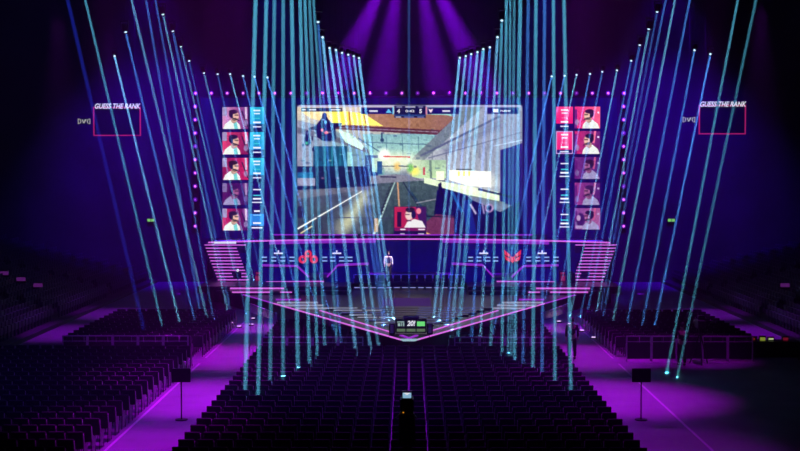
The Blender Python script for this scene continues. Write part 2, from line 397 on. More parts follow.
# ------------------------------------------------------------------ stage chairs (row across the middle)
M_tip = mat('pale_chair_trim', (.3, .3, .35), .4, emit=rgb(160, 165, 215), es=.8)  # chair strips emit; their lit look is put into the material
def stage_chair(x, lab, grp):
    t = thing('stage_chair', lab, 'chair', (x, 76.4, ZA), 0, grp)
    part('seat', SC['seat'], t); bk = part('backrest', SC['back'], t); part('trim', SC['trim'], bk); part('label_strip', SC['strip'], t)
    for sx in (-1, 1):
        for sy in (-1, 1):
            o = part('leg', SC['leg'], t); o.location = (sx*.18, sy*.18, 0)
SC = {'seat': MB().box(-.21, .21, -.22, .22, .38, .46, .02).mesh('seat', M_vinyl), 'back': MB().box(-.215, .215, .18, .24, .42, .86, .03).mesh('backrest', M_vinyl),
      'trim': MB().box(-.225, -.19, .15, .19, .66, .88).box(.19, .225, .15, .19, .66, .88).box(-.225, .225, .16, .19, .86, .885).mesh('trim', mat('light_chair_trim', (.8, .8, .85), .4)),
      'strip': MB().box(-.17, .17, -.26, -.22, .12, .165).mesh('label_strip', M_tip), 'leg': MB().cyl((0, 0, 0), (0, 0, .39), .015, seg=6).mesh('leg', M_frame)}
for i in range(14):
    x = (i-6.5)*.472
    stage_chair(x, 'black stage chair, %s from left in the row across mid stage' % nth(i+1), 'chairs across mid stage')
# ------------------------------------------------------------------ LED wall, screens
DW = 86.6
def pxbox(x0, x1, y0, y1, D, dep):
    a = P(x0, y1, D); b = P(x1, y0, D); return (a.x, b.x, D, D+dep, a.z, b.z)
wl = thing('led_wall', 'tall dark blue screen wall framed by violet lamps behind the stage', 'screen wall')
M_led = mat('deep_blue_led', (.01, .01, .04), .4, emit=rgb(8, 4, 84), es=.8)
# procedural panel pattern on the wall
nt = M_led.node_tree; tc = nt.nodes.new('ShaderNodeTexCoord'); wv = nt.nodes.new('ShaderNodeTexWave'); wv.inputs['Scale'].default_value = .5; wv.inputs['Distortion'].default_value = 2; rp = nt.nodes.new('ShaderNodeValToRGB')
rp.color_ramp.elements[0].color = (*rgb(6, 2, 74), 1); rp.color_ramp.elements[1].color = (*rgb(12, 8, 104), 1)
nt.links.new(tc.outputs['Object'], wv.inputs['Vector']); nt.links.new(wv.outputs['Fac'], rp.inputs['Fac']); nt.links.new(rp.outputs['Color'], nt.nodes['Principled BSDF'].inputs['Emission Color'])
bx = list(pxbox(202, 617, 98, 240, DW, .4)); bx[4] = 3.4
MB().box(*bx).build('panel', M_led, wl)
fr = MB()
for x0, x1, y0, y1 in ((190, 628, 90, 96), (191.5, 198.5, 90, 233), (620, 627, 90, 233)):
    c = list(pxbox(x0, x1, y0, y1, DW+.05, .3)); 
    fr.box(*c)
fr.build('frame', M_black, wl)
# painter ---------------------------------------------------------
class Canvas:
    def __init__(s, x0, y0, x1, y1, nx, ny):
        s.x0, s.y0, s.x1, s.y1, s.nx, s.ny = x0, y0, x1, y1, nx, ny
        s.X, s.Y = np.meshgrid(x0+(x1-x0)*np.arange(nx)/(nx-1), y0+(y1-y0)*np.arange(ny)/(ny-1)); s.A = np.zeros((ny, nx, 3)); s.aa = (x1-x0)/(nx-1)
    def cover(s, pts):
        tot = np.zeros(s.X.shape)
        for ox in (-.25, .25):
            for oy in (-.25, .25):
                x = s.X+ox*s.aa; y = s.Y+oy*s.aa; ins = np.zeros(x.shape, bool); n = len(pts)
                for i in range(n):
                    xa, ya = pts[i]; xb, yb = pts[(i+1) % n]
                    if ya == yb: continue
                    ins ^= ((ya > y) != (yb > y)) & (x < (xb-xa)*(y-ya)/(yb-ya)+xa)
                tot += ins
        return tot/4
    def poly(s, pts, c, c2=None, d=(0, 1), al=1):
        m = s.cover(pts)[..., None]*al; s._put(m, pts, c, c2, d)
    def _put(s, m, pts, c, c2, d):
        c = np.array(c, float)
        if c2 is not None:
            pr = [p[0]*d[0]+p[1]*d[1] for p in pts]; t = np.clip((s.X*d[0]+s.Y*d[1]-min(pr))/(max(pr)-min(pr)+1e-6), 0, 1)[..., None]; c = c*(1-t)+np.array(c2, float)*t
        s.A = s.A*(1-m)+c*m
    def rect(s, x0, y0, x1, y1, c, c2=None, d=(0, 1), al=1): s.poly([(x0, y0), (x1, y0), (x1, y1), (x0, y1)], c, c2, d, al)
    def line(s, x0, y0, x1, y1, w, c, w2=None, al=1):
        d = math.hypot(x1-x0, y1-y0); nx, ny = -(y1-y0)/d, (x1-x0)/d; w2 = w if w2 is None else w2
        s.poly([(x0+nx*w/2, y0+ny*w/2), (x1+nx*w2/2, y1+ny*w2/2), (x1-nx*w2/2, y1-ny*w2/2), (x0-nx*w/2, y0-ny*w/2)], c, al=al)
    def ell(s, cx, cy, rx, ry, c, al=1, soft=.15):
        r = np.sqrt(((s.X-cx)/rx)**2+((s.Y-cy)/ry)**2); m = np.clip((1+soft-r)/(2*soft), 0, 1)[..., None]*al; s.A = s.A*(1-m)+np.array(c, float)*m
    def glow(s, x0, y0, x1, y1, r, c, al):
        dx, dy = x1-x0, y1-y0; t = np.clip(((s.X-x0)*dx+(s.Y-y0)*dy)/(dx*dx+dy*dy), 0, 1); d2 = (s.X-x0-t*dx)**2+(s.Y-y0-t*dy)**2
        m = (np.exp(-d2/(2*r*r))*al)[..., None]; s.A = s.A*(1-m)+np.array(c, float)*m
    def contrast(s, g, k): s.A = np.clip(255*(np.clip(s.A, 0, 255)/255)**g*k, 0, 255)
    def noise(s, amp, k=4):
        h, w = s.ny//k+2, s.nx//k+2; n = np.random.randn(h, w, 1); n = np.kron(n, np.ones((k, k, 1)))[:s.ny, :s.nx]; s.A = np.clip(s.A+n*amp, 0, 255)
    def build(s, name, D, parent, gain=1.0):
        a = P(s.x0, s.y0, D); b = P(s.x1, s.y1, D)
        X = a.x+(s.X-s.x0)/(s.x1-s.x0)*(b.x-a.x); Z = a.z+(s.Y-s.y0)/(s.y1-s.y0)*(b.z-a.z)
        co = np.stack([X, np.full_like(X, D), Z], -1).reshape(-1, 3)
        i = np.arange(s.ny*s.nx).reshape(s.ny, s.nx); f = np.stack([i[:-1, :-1], i[1:, :-1], i[1:, 1:], i[:-1, 1:]], -1).reshape(-1, 4)
        me = bpy.data.meshes.new(name); me.from_pydata(co.tolist(), [], f.tolist())
        c = np.clip(s.A*gain, 0, 255)/255; lin = np.where(c <= .04045, c/12.92, ((c+.055)/1.055)**2.4).reshape(-1, 3)
        at = me.color_attributes.new('Col', 'FLOAT_COLOR', 'POINT'); at.data.foreach_set('color', np.concatenate([lin, np.ones((len(lin), 1))], 1).astype(np.float32).ravel())
        me.materials.append(screen_mat()); return part(name, me, parent)
def person_pic(c, x0, y0, x1, y1, flip, shirt, skin, hair, capw=1.0, bg=None):
    w, h = x1-x0, y1-y0; fx = lambda u: x0+w*(1-u if flip else u); fy = lambda v: y0+h*v
    c.poly([(fx(.02), fy(1)), (fx(.1), fy(.78)), (fx(.3), fy(.6)), (fx(.5), fy(.6)), (fx(.66), fy(.8)), (fx(.7), fy(1))], shirt)
    c.poly([(fx(.42), fy(.68)), (fx(.54), fy(.62)), (fx(.6), fy(1)), (fx(.46), fy(1))], (60, 190, 190) if not flip else (200, 205, 220), al=.7)
    c.ell(fx(.44), fy(.62), w*.1, h*.12, [k*.75 for k in skin]); c.ell(fx(.48), fy(.42), w*.155, h*.25, skin); c.ell(fx(.47), fy(.56), w*.1, h*.07, [k*.55 for k in skin])
    c.ell(fx(.42), fy(.22), w*.17, h*.1, hair); c.ell(fx(.33), fy(.33), w*.08, h*.14, hair)
    c.ell(fx(.36), fy(.42), w*.05, h*.1, (15, 15, 60)); c.line(fx(.47), fy(.37), fx(.62), fy(.37), h*.06, [k*.45 for k in skin]); c.line(fx(.55), fy(.55), fx(.62), fy(.53), h*.04, [k*.5 for k in skin])
    c.line(fx(.4), fy(.5), fx(.66), fy(.62), h*.04, (20, 15, 50))
    c.ell(fx(.9), fy(.72), w*.08, h*.14, (150, 150, 190), al=.7)
# main picture ------------------------------------------------------
ms = thing('main_screen', 'huge central screen showing a rail yard in a video game', 'screen')
x = list(pxbox(296.5, 522.5, 104.5, 236.6, 86.3, .28)); MB().box(*x).build('casing', M_black, ms)
c = Canvas(297, 105, 522, 236, 360, 210)
c.rect(297, 105, 522, 236, (120, 130, 150))
c.rect(297, 105, 400, 185, (205, 190, 170), (120, 150, 165))
c.poly([(297, 120), (330, 128), (372, 150), (385, 170), (380, 186), (297, 186)], (150, 150, 165), (115, 160, 165), (1, 0))
c.poly([(297, 127), (340, 138), (382, 155), (382, 158), (340, 143), (297, 133)], (110, 110, 125))
c.poly([(338, 130), (352, 134), (364, 146), (362, 150), (345, 142)], (205, 230, 215))
c.poly([(362, 134), (440, 134), (444, 150), (430, 162), (372, 160)], (135, 175, 180), (170, 205, 190))
for u in (372, 386, 402, 418, 432): c.line(u, 136, u+1, 160, .8, (95, 130, 145))
c.line(362, 142, 440, 145, .9, (90, 120, 140)); c.line(358, 138, 380, 152, 1.2, (80, 110, 130))
c.poly([(425, 107), (450, 107), (452, 122), (428, 134)], (150, 200, 190))
c.poly([(299, 110), (345, 111), (360, 122), (338, 126), (310, 118)], (226, 208, 150))
c.poly([(344, 112), (446, 115), (458, 118), (440, 131), (405, 130), (345, 126)], (176, 132, 96), (146, 108, 92), (1, 0))
c.poly([(328, 110), (363, 113), (383, 126), (332, 124)], (252, 222, 92), (255, 235, 120), (1, 0))
c.line(349, 112, 350, 125, 1.6, (190, 130, 60)); c.line(364, 115, 366, 124, 1.2, (190, 140, 80))
c.poly([(335, 125), (383, 127), (440, 130), (440, 135), (385, 132), (335, 129)], (96, 50, 66)); c.line(340, 127.5, 438, 132, .8, (150, 140, 150))
c.poly([(438, 132), (455, 118), (460, 120), (440, 137)], (110, 55, 60))
# right wall
c.poly([(446, 126), (466, 107), (522, 105), (522, 196), (500, 192), (412, 180), (412, 158)], (178, 182, 186), (142, 148, 166), (1, 0))
c.poly([(412, 158), (466, 107), (484, 106), (424, 160), (412, 166)], (118, 130, 140)); c.line(420, 156, 500, 116, 2.2, (92, 100, 128)); c.line(428, 158, 522, 132, 1.2, (110, 115, 140)); c.line(436, 150, 505, 121, 1.4, (165, 180, 180))
for u in (424, 432, 446, 470, 486): c.line(u, 152, u, 180, .7, (105, 112, 130))
c.rect(412, 160, 446, 178, (160, 185, 160), (190, 215, 170))
c.line(430, 160, 431, 178, 2.4, (120, 140, 130)); c.rect(423, 167, 425, 175, (190, 60, 90))
c.poly([(449, 170), (491, 171.5), (491, 187), (470, 186), (449, 180)], (255, 255, 225)); c.rect(436, 171, 444, 180, (240, 250, 210))
c.line(456, 169.3, 472, 169.3, 1.2, (60, 70, 60))
for u in (458, 463, 468): c.rect(u, 171.5, u+2, 176, (245, 215, 80))
c.poly([(500, 150), (522, 143), (522, 208), (500, 202)], (34, 30, 112)); c.line(493, 146, 522, 140, 1, (190, 200, 215))
# left building
c.rect(313, 146, 347, 170, (18, 78, 110), (28, 92, 124)); c.rect(347, 152, 352, 172, (150, 195, 190))
for u in (318, 325, 332, 340): c.line(u, 146, u, 170, .8, (60, 150, 170))
c.rect(297, 166, 375, 194, (22, 38, 84), (16, 24, 74)); c.rect(297, 172, 313, 178, (30, 110, 150)); c.rect(297, 178, 315, 186, (150, 150, 170)); c.rect(365, 155, 378, 176, (40, 60, 120)); c.rect(372, 158, 382, 172, (150, 190, 180))
for u in (321, 336): c.rect(u, 177, u+3, 179, (120, 90, 120))
# floor
c.poly([(297, 196), (372, 186), (445, 180), (445, 236), (297, 236)], (98, 106, 120), (56, 68, 84))
c.glow(340, 234, 364, 196, 5, (205, 208, 170), .75); c.glow(328, 236, 346, 222, 5, (200, 200, 160), .5); c.glow(297, 236, 330, 236, 9, (50, 52, 84), .7); c.glow(297, 205, 340, 196, 4, (70, 74, 100), .6)
for k in range(7): c.glow(372-2*k, 190+6.5*k, 396-k, 190+6.5*k, 2.2, (60, 74, 86) if k % 2 else (118, 132, 128), .5)
c.glow(404, 190, 416, 200, 4, (150, 158, 140), .6)
c.poly([(297, 190), (372, 186), (372, 189), (297, 199)], (110, 110, 125)); c.poly([(375, 182), (440, 180), (445, 205), (428, 225), (400, 236), (374, 236)], (76, 94, 102), (54, 72, 84))
c.line(297, 229, 362, 191, 1.6, (236, 238, 230), .8); c.line(298, 233, 350, 202, .8, (60, 60, 80)); c.line(300, 233.5, 312, 226, 1.2, (215, 205, 160))
c.line(373, 236, 396, 179, 2.6, (170, 195, 190), .8)
for i in range(10):
    f = i/10; c.line(381-2+12*f, 215-34*f, 384-2+12*f, 213-34*f, 1.6*(1-f)+.4, (30, 30, 60))
c.line(397.5, 182, 399, 207, 1.6, (190, 150, 120)); c.line(403, 182, 418, 206, 1.1, (30, 40, 70)); c.line(411, 192, 440, 234, 1.6, (40, 70, 100)); c.line(416, 203, 441, 198, .9, (150, 150, 160))
c.line(297, 217, 440, 219, .8, (60, 62, 90)); c.rect(374, 218, 378, 232, (190, 160, 120)); c.ell(300, 212, 4, 6, (40, 36, 80))
# distance
c.ell(396, 162, 22, 9, (226, 232, 205), al=.9, soft=.5); c.ell(384, 154, 5, 5, (252, 250, 235), al=.9, soft=.5); c.line(383, 156.3, 410, 157, 1.1, (200, 60, 55)); c.line(378, 166, 410, 166.3, .9, (60, 65, 85))
c.ell(397, 166.5, 3, 4, (222, 190, 120), soft=.6); c.ell(414, 171, 5, 4, (240, 225, 120), soft=.6); c.ell(410, 168, 3, 4, (120, 180, 100), soft=.5); c.rect(377, 161, 382, 174, (40, 90, 140)); c.poly([(370, 176), (396, 174), (410, 176), (425, 180), (370, 184)], (130, 130, 145)); c.line(380, 176.8, 396, 177, 1.2, (40, 40, 80))
c.line(381.5, 133, 382, 140, 1.4, (40, 70, 100)); c.ell(382, 140, 2, 2, (50, 80, 110))
# tall dark weapon in the foreground
c.poly([(437, 190), (443, 188), (462, 192), (472, 200), (500, 212), (522, 200), (522, 236), (436, 236), (434, 214)], (10, 6, 84), (8, 4, 70))
c.poly([(424, 177), (440, 181), (499, 192), (499, 201), (486, 200), (464, 194), (440, 187), (424, 183)], (214, 226, 196)); c.line(478, 189, 512, 197, 2.2, (16, 14, 70)); c.line(470, 196, 505, 203, 1.6, (120, 130, 130))
c.poly([(438, 184), (441, 182), (443, 196), (439, 198)], (16, 14, 70)); c.line(452, 192, 462, 212, 3, (24, 90, 150)); c.line(466, 200, 472, 236, 7, (16, 40, 130), 10); c.line(470, 204, 476, 214, 2, (170, 165, 190)); c.ell(489, 208, 4.5, 4.5, (165, 140, 175)); c.ell(489, 208, 2.6, 2.6, (20, 14, 90)); c.line(482, 203, 484, 214, 1.6, (150, 140, 180))
c.poly([(426, 222), (436, 214), (454, 216), (454, 236), (424, 236)], (112, 56, 92)); c.line(420, 216, 455, 217, 1, (20, 24, 60)); c.line(424, 232, 432, 236, 2, (200, 160, 110))
# floating dark figure and smaller one
nv = (16, 18, 78)
c.poly([(321.5, 118), (323, 113.5), (325.5, 113.5), (327.5, 118), (329, 121), (333, 124.5), (341, 123.5), (341, 125.2), (335, 128), (336, 138), (332, 139.5), (323, 140), (318, 137), (316, 130), (310, 129.5), (310.5, 128), (315, 127.5), (319, 122)], nv)
c.line(331, 124.2, 341.5, 123.6, 2.4, nv, 1.6); c.line(309, 129.2, 317, 127, 2.6, nv); c.ell(324.4, 115.6, 2.3, 2.8, nv); c.poly([(315, 126), (321, 119), (329, 120), (335, 127), (336, 139), (330, 141), (322, 140.5), (317, 137)], nv); c.ell(325.5, 122, 1.3, 2, (120, 190, 210)); c.ell(322, 130, 1.3, 1.6, (235, 150, 160)); c.ell(326, 132.5, 2.2, 1.5, (230, 120, 130)); c.ell(323.5, 119.8, 1, .8, (150, 170, 220))
c.poly([(306, 131), (308, 130), (309.5, 138), (311, 143), (308, 146), (305, 145), (304, 140)], nv); c.ell(306.5, 143, 1.3, 1.5, (70, 180, 140)); c.rect(311.5, 136, 313, 140, nv); c.rect(302, 144, 304, 146, nv); c.rect(312, 147.5, 314, 151, nv)
rs = random.Random(3)
for k in range(70):
    u, v = rs.uniform(300, 446), rs.uniform(128, 172); w_, h_ = rs.uniform(1, 5), rs.uniform(.6, 2.2); q = rs.choice([(60, 90, 120), (190, 210, 200), (95, 120, 140), (225, 228, 205), (50, 60, 110)])
    c.rect(u, v, u+w_, v+h_, q, al=.45)
for k in range(40):
    u = rs.uniform(446, 500); v = rs.uniform(118, 165); c.rect(u, v, u+rs.uniform(.6, 2), v+rs.uniform(3, 14), rs.choice([(175, 180, 178), (105, 110, 138), (190, 192, 196)]), al=.35)
c.glow(446, 150, 500, 124, 3, (90, 96, 128), .45); c.glow(470, 180, 490, 182, 6, (255, 255, 230), .5)
c.noise(5, 2); c.noise(4, 5); c.contrast(1.22, 1.12)
# inset camera
c.rect(393.5, 206.5, 426, 236, (20, 10, 66)); c.rect(394, 207, 425.5, 228, (186, 30, 76), (150, 20, 90), (1, 0)); c.rect(397, 212, 401, 227, (40, 8, 60)); c.poly([(416, 207), (426, 207), (426, 228), (420, 228)], (60, 20, 90))
c.poly([(404, 227.6), (407, 222), (414, 219), (422, 221), (425.5, 227.6)], (232, 228, 228)); c.ell(409, 215, 4, 5.2, (232, 200, 190)); c.ell(410, 209.8, 4.6, 2.6, (40, 14, 46)); c.ell(413.4, 214.5, 2.2, 4, (24, 16, 76)); c.line(405, 214.6, 409.5, 214.6, 1, (90, 30, 60)); c.line(406, 220.5, 411, 220.8, 1.2, (80, 20, 60)); c.ell(418.5, 211, 2.4, 3, (236, 130, 150))
c.rect(394, 227.8, 425.5, 231, (120, 16, 90)); 
for a_, b_, y_ in ((400, 405.5, 229.4), (418, 425, 229.4), (400, 404.5, 234), (418, 424, 234)): c.rect(a_, y_-.6, b_, y_+.6, (225, 215, 230))
c.rect(297, 234.6, 522, 236, (40, 16, 90))
# overlay bars
c.rect(297, 105, 522, 107, (175, 170, 205)); 
c.rect(301, 107.8, 342, 111.6, (22, 20, 60)); c.rect(302, 109.1, 306, 110.3, (225, 225, 230)); c.rect(309, 109.1, 316, 110.3, (225, 225, 230)); c.rect(331, 109.1, 341, 110.3, (225, 225, 230))
c.rect(361, 107.6, 393, 114, (8, 10, 92)); c.rect(369, 110.2, 377.5, 111.8, (225, 225, 235)); c.poly([(385.6, 112.8), (388.4, 108.6), (391.6, 112.8)], (90, 190, 235)); c.rect(392.3, 107, 393.5, 114.5, (110, 210, 245))
c.rect(394, 105.6, 425.4, 118, (14, 12, 66)); c.rect(394, 114.6, 425.4, 116, (40, 70, 130)); c.rect(396, 106.6, 402, 107.4, (150, 150, 190)); c.rect(405, 106.6, 415, 107.6, (210, 210, 225)); c.rect(418, 106.6, 423, 107.4, (150, 150, 190)); c.rect(395.5, 116.6, 401, 117.6, (200, 200, 215)); c.rect(404, 116.6, 414, 117.4, (110, 120, 180)); c.rect(417, 116.6, 424, 117.4, (110, 120, 180))
c.rect(425.4, 107, 426.6, 114.5, (225, 110, 150)); c.rect(427, 107.6, 459, 114, (8, 10, 92)); c.poly([(428, 108.6), (430.4, 109.8), (432.8, 108.6), (431.8, 111.2), (430.4, 113), (429, 111.2)], (250, 220, 228)); c.rect(442, 110.2, 450, 111.8, (225, 225, 235))
c.rect(487, 107.6, 518, 114, (8, 10, 92)); c.rect(493, 108.8, 497.8, 112.4, (235, 235, 250)); 
for (cx, cy) in ((297, 105), (522, 105)):
    s = 1 if cx < 400 else -1; c.poly([(cx, cy), (cx+s*3, cy), (cx+s*.9, cy+.9), (cx, cy+3)], (8, 4, 80))
pic = c.build('picture', 86.27, ms, .97)
def onscreen(nm, s, px, py, size, bold=.02, w=None):
    p = P(px, py, 86.24); return text(nm, s, size, M_white, pic, p, bold=bold, width=w)
onscreen('left_score', '4', 398.6, 111.3, .36); onscreen('game_clock', '0:42', 410, 111.2, .22, .006, .6); onscreen('right_score', '5', 420.6, 111.3, .36)
onscreen('corner_caption', 'BURNY', 505.5, 111, .15, .01, .72)
# player cards ------------------------------------------------------
DC = 86.45
ys_l = [(107, 129), (132, 154.5), (157.8, 180), (183, 205), (208.5, 230.5)]
ys_r = [(106.5, 128.5), (131, 154), (157, 179), (182.5, 205), (208, 229.5)]
for side in ('left', 'right'):
    L_ = side == 'left'
    t = thing('player_screen', 'tall %s column of five player cards on the screen wall' % side, 'screen')
    b = pxbox(220.5, 265.5, 104.5, 232.5, DC+.03, .1) if L_ else pxbox(554.5, 602, 104.5, 232, DC+.03, .1)
    MB().box(*b).build('casing', M_led, t)
    for i, (y0, y1) in enumerate(ys_l if L_ else ys_r):
        xa, xb = (222.3, 248.4) if L_ else (574.6, 600.2)
        ia, ib = (249.8, 264.2) if L_ else (556, 573)
        c = Canvas(xa, y0, xb, y1, 66, 56)
        if L_:
            bg, b2 = [((205, 140, 190), (110, 40, 110)), ((215, 60, 110), (120, 20, 80)), ((130, 20, 80), (190, 30, 90)), ((90, 20, 90), (60, 16, 90)), ((196, 26, 86), (60, 16, 90))][i]
            dim = i == 3
        else:
            bg, b2 = [((220, 40, 120), (235, 90, 130)), ((200, 40, 110), (90, 30, 110)), ((130, 50, 130), (80, 30, 120)), ((190, 70, 150), (80, 30, 110)), ((150, 80, 160), (200, 110, 160))][i]
            dim = i > 1
        c.rect(xa, y0, xb, y1, bg, b2, (1, 0))
        w = xb-xa
        if L_:
            c.rect(xa+w*.78, y0, xb, y0+9, (190, 40, 100) if i in (1, 2) else (120, 60, 130)); c.rect(xa, y0, xa+w*.18, y0+9, (150, 140, 180)); c.line(xa+w*.75, y0+4, xa+w*.98, y1-2, 1.2, (30, 16, 60)); c.line(xa+w*.9, y0, xa+w*.92, y0+12, 2, (210, 190, 220))
        else:
            c.rect(xa, y0+3, xa+w*.1, y1, (110, 30, 120)); c.line(xb-w*.2, y0, xb-w*.26, y0+12, 2, (235, 110, 150)); c.ell(xb-2, y0+6, 1, 1, (230, 220, 250))
        person_pic(c, xa, y0, xb, y1, not L_, (226, 232, 226) if not dim else (190, 190, 220), (226, 178, 160) if not dim else (190, 110, 150), [(46, 16, 60), (26, 14, 50), (40, 16, 40), (60, 24, 80), (30, 12, 50)][i])
        if not L_ and i == 4: c.ell(xa+6, y0+12, 4, 7, (60, 24, 90)); c.ell(xa+4, y0+10, 2, 3, (220, 190, 220)); c.rect(xa+1, y1-4, xa+8, y1-1, (210, 190, 220))
        if dim: c.A = c.A*.72+np.array([40, 10, 90])*.28
        c.noise(7, 3)
        c.build('player_picture', DC, t)
        c = Canvas(ia, y0, ib, y1, 44, 56); nvy = (10, 6, 88)
        c.rect(ia, y0, ib, y1, nvy); m = (ia+ib)/2; H = y1-y0; wt = (230, 232, 245)
        def dash(f, hw, h=.9, col=wt): c.rect(m-hw, y0+H*f-h/2, m+hw, y0+H*f+h/2, col)
        if (L_ and i < 3) or (not L_ and i < 2):
            base, b2 = ((30, 168, 205), (14, 128, 186)) if L_ else ((236, 60, 130), (225, 20, 110))
            c.rect(ia, y0, ib, y0+H*.78, base, b2)
            if not L_ and i == 1:
                c.rect(ia, y0, ib, y1, (190, 150, 210)); c.rect(ia+1, y0+1, ib-1, y1-1, base, b2); c.rect(ia+1, y0+H*.82, ib-1, y1-1, nvy)
            dash(.16, 3.6, 1.5); dash(.3, 3, 1.2); dash(.52, 3, .8, (60, 200, 200) if L_ else (240, 120, 170)); dash(.7, 3.8, 1.6); dash(.9, 4.2, 1.2)
        elif L_ and i == 4:
            c.rect(ia, y0+H*.25, ib, y0+H*.78, (30, 120, 205)); dash(.12, 3, 1.6); dash(.3, 4, .8, (140, 200, 240)); dash(.66, 4, 1.6); dash(.88, 5.5, 1.4)
        else:
            dash(.3, 4, 1.1); dash(.56, 3.6, 1.2, (60, 190, 200)); dash(.72, 4.2, 1.6); dash(.88, 5, 1)
        c.build('player_statistics', DC, t)
# small wall-mounted markers on the wall
# ------------------------------------------------------------------ violet lamps framing the wall
M_vl = mat('violet_lens', (.3, .1, .3), .3, emit=rgb(245, 120, 255), es=1.8)
M_vl.cycles.emission_sampling = 'NONE'
bodym = MB().cyl((0, .02, 0), (0, .22, 0), .13, .1, 12).mesh('housing', M_black)
ringm = MB(); ringm.cyl((0, -.01, 0), (0, .03, 0), .16, seg=16); ringm = ringm.mesh('rim', mat('violet_rim', (.2, .05, .2), .4, emit=rgb(95, 12, 165), es=.6))  # emissive disc round each lens stands in for its halo in the haze
lensL = MB().sphere((0, -.02, 0), .075, 10).mesh('lens', M_vl); lensS = MB().sphere((0, -.02, 0), .055, 8).mesh('lens', mat('dim_violet_lens', (.3, .1, .3), .3, emit=rgb(190, 90, 235), es=1.0))
def frame_lamp(px, py, big, lab):
    t = thing('frame_lamp', lab, 'lamp', P(px, py, DW-.1), 0, 'violet lamps framing the screen wall')
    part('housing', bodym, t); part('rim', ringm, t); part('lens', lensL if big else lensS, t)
small = {7, 9, 12, 16, 18, 20, 22, 14, 24}
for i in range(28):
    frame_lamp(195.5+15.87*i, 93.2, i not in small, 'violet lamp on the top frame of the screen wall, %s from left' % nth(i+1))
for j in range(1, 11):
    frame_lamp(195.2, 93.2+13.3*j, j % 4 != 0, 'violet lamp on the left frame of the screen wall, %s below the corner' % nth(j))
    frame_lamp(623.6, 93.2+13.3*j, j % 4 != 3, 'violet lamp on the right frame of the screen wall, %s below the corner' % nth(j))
# ------------------------------------------------------------------ beam lamps
def segs(l): return l
TEAL = (.09, .46, .70); BLUE = (.06, .25, .82); PALE = (.15, .50, .84); DEEP = (.02, .04, .75)
# x top, y top, x end, y end, lamp in view, colour, strength, radius, height where it ends
OUTL = [(67.7, 0, 145, 334, 0, DEEP, .35, .09), (85.2, 0, 163, 329, 0, TEAL, .8, .06), (114, 54, 180.5, 326, 1, PALE, .95, .06), (124.6, 27.6, 195.5, 323.7, 1, BLUE, .9, .055),
        (131.6, 0, 207, 318, 0, PALE, .8, .065), (146, 0, 200, 312, 0, BLUE, .7, .06), (155.4, 0, 214, 322, 0, BLUE, .6, .05), (162, 10, 228, 312, 1, PALE, .8, .055), (172, 27, 229, 303, 1, BLUE, .6, .07),
        (180, 43, 239, 290, 1, PALE, .75, .055), (188.5, 58, 243, 300, 1, BLUE, .4, .05), (203.2, 69.7, 256, 290, 1, PALE, .7, .06), (217, 71, 264, 290, 1, BLUE, .4, .06), (229.5, 72, 290.5, 305, 1, PALE, .75, .055),
        (242.5, 74, 300, 308, 1, BLUE, .6, .055), (254, 75, 318, 316, 1, BLUE, .7, .055), (267, 76, 335.7, 337, 1, BLUE, .65, .055)]
INL = [(255.6, 0, 245, 393, 0, TEAL, 1.15, .075), (266.4, 0, 258, 397, 0, TEAL, 1.1, .07), (274.4, 0, 270, 386, 0, TEAL, .75, .07), (283.2, 0, 283, 382, 0, TEAL, .8, .07), (291.7, 0, 298, 373, 0, TEAL, 1.1, .08),
       (300, 0, 309.5, 366, 0, TEAL, 1.1, .075), (304.8, 0, 317.5, 360, 0, TEAL, 1.0, .065), (309.5, 0, 325, 350, 0, TEAL, .75, .07), (313.5, 0, 337, 343, 0, TEAL, .75, .06), (317.8, 17.5, 341, 345, 1, BLUE, .7, .06),
       (322.3, 34.6, 356, 354, 1, PALE, .95, .08), (329.3, 46, 370.4, 349, 1, PALE, 1.0, .08), (335.6, 48, 378, 343, 1, PALE, .9, .07), (341.6, 50.6, 384, 330, 1, BLUE, .7, .075), (347.9, 52.4, 386, 324, 1, BLUE, .8, .07), (353.4, 54, 389, 321, 1, PALE, .8, .07), (358.6, 56, 393.5, 319, 1, PALE, 1.0, .085)]
INR = [(460, 55.6, 433.8, 318, 1, PALE, 1.0, .085), (466, 54, 438.8, 321, 1, PALE, .8, .075), (471.4, 52, 447, 324, 1, BLUE, .8, .07), (477.7, 50, 451.4, 335, 1, PALE, .8, .085), (483.5, 47, 457.6, 342, 1, TEAL, .9, .1), (490, 45, 471.4, 341, 1, BLUE, .8, .075),
       (497.7, 34, 480, 342, 1, PALE, .85, .075), (502, 16, 490.7, 349, 1, TEAL, .8, .07), (506.5, 0, 502, 356, 0, TEAL, .95, .065), (510.3, 0, 508, 358, 0, TEAL, .7, .055), (514.3, 0, 511, 360, 0, TEAL, .6, .06), (520.3, 0, 514.5, 365, 0, TEAL, 1.1, .08), (528.3, 0, 523, 366, 0, BLUE, .7, .07),
       (536, 0, 532.8, 373, 0, TEAL, .95, .075), (544.6, 0, 542, 375, 0, BLUE, .8, .065), (553.4, 0, 555, 384, 0, TEAL, .95, .065), (564, 0, 571, 393, 0, TEAL, .95, .065)]
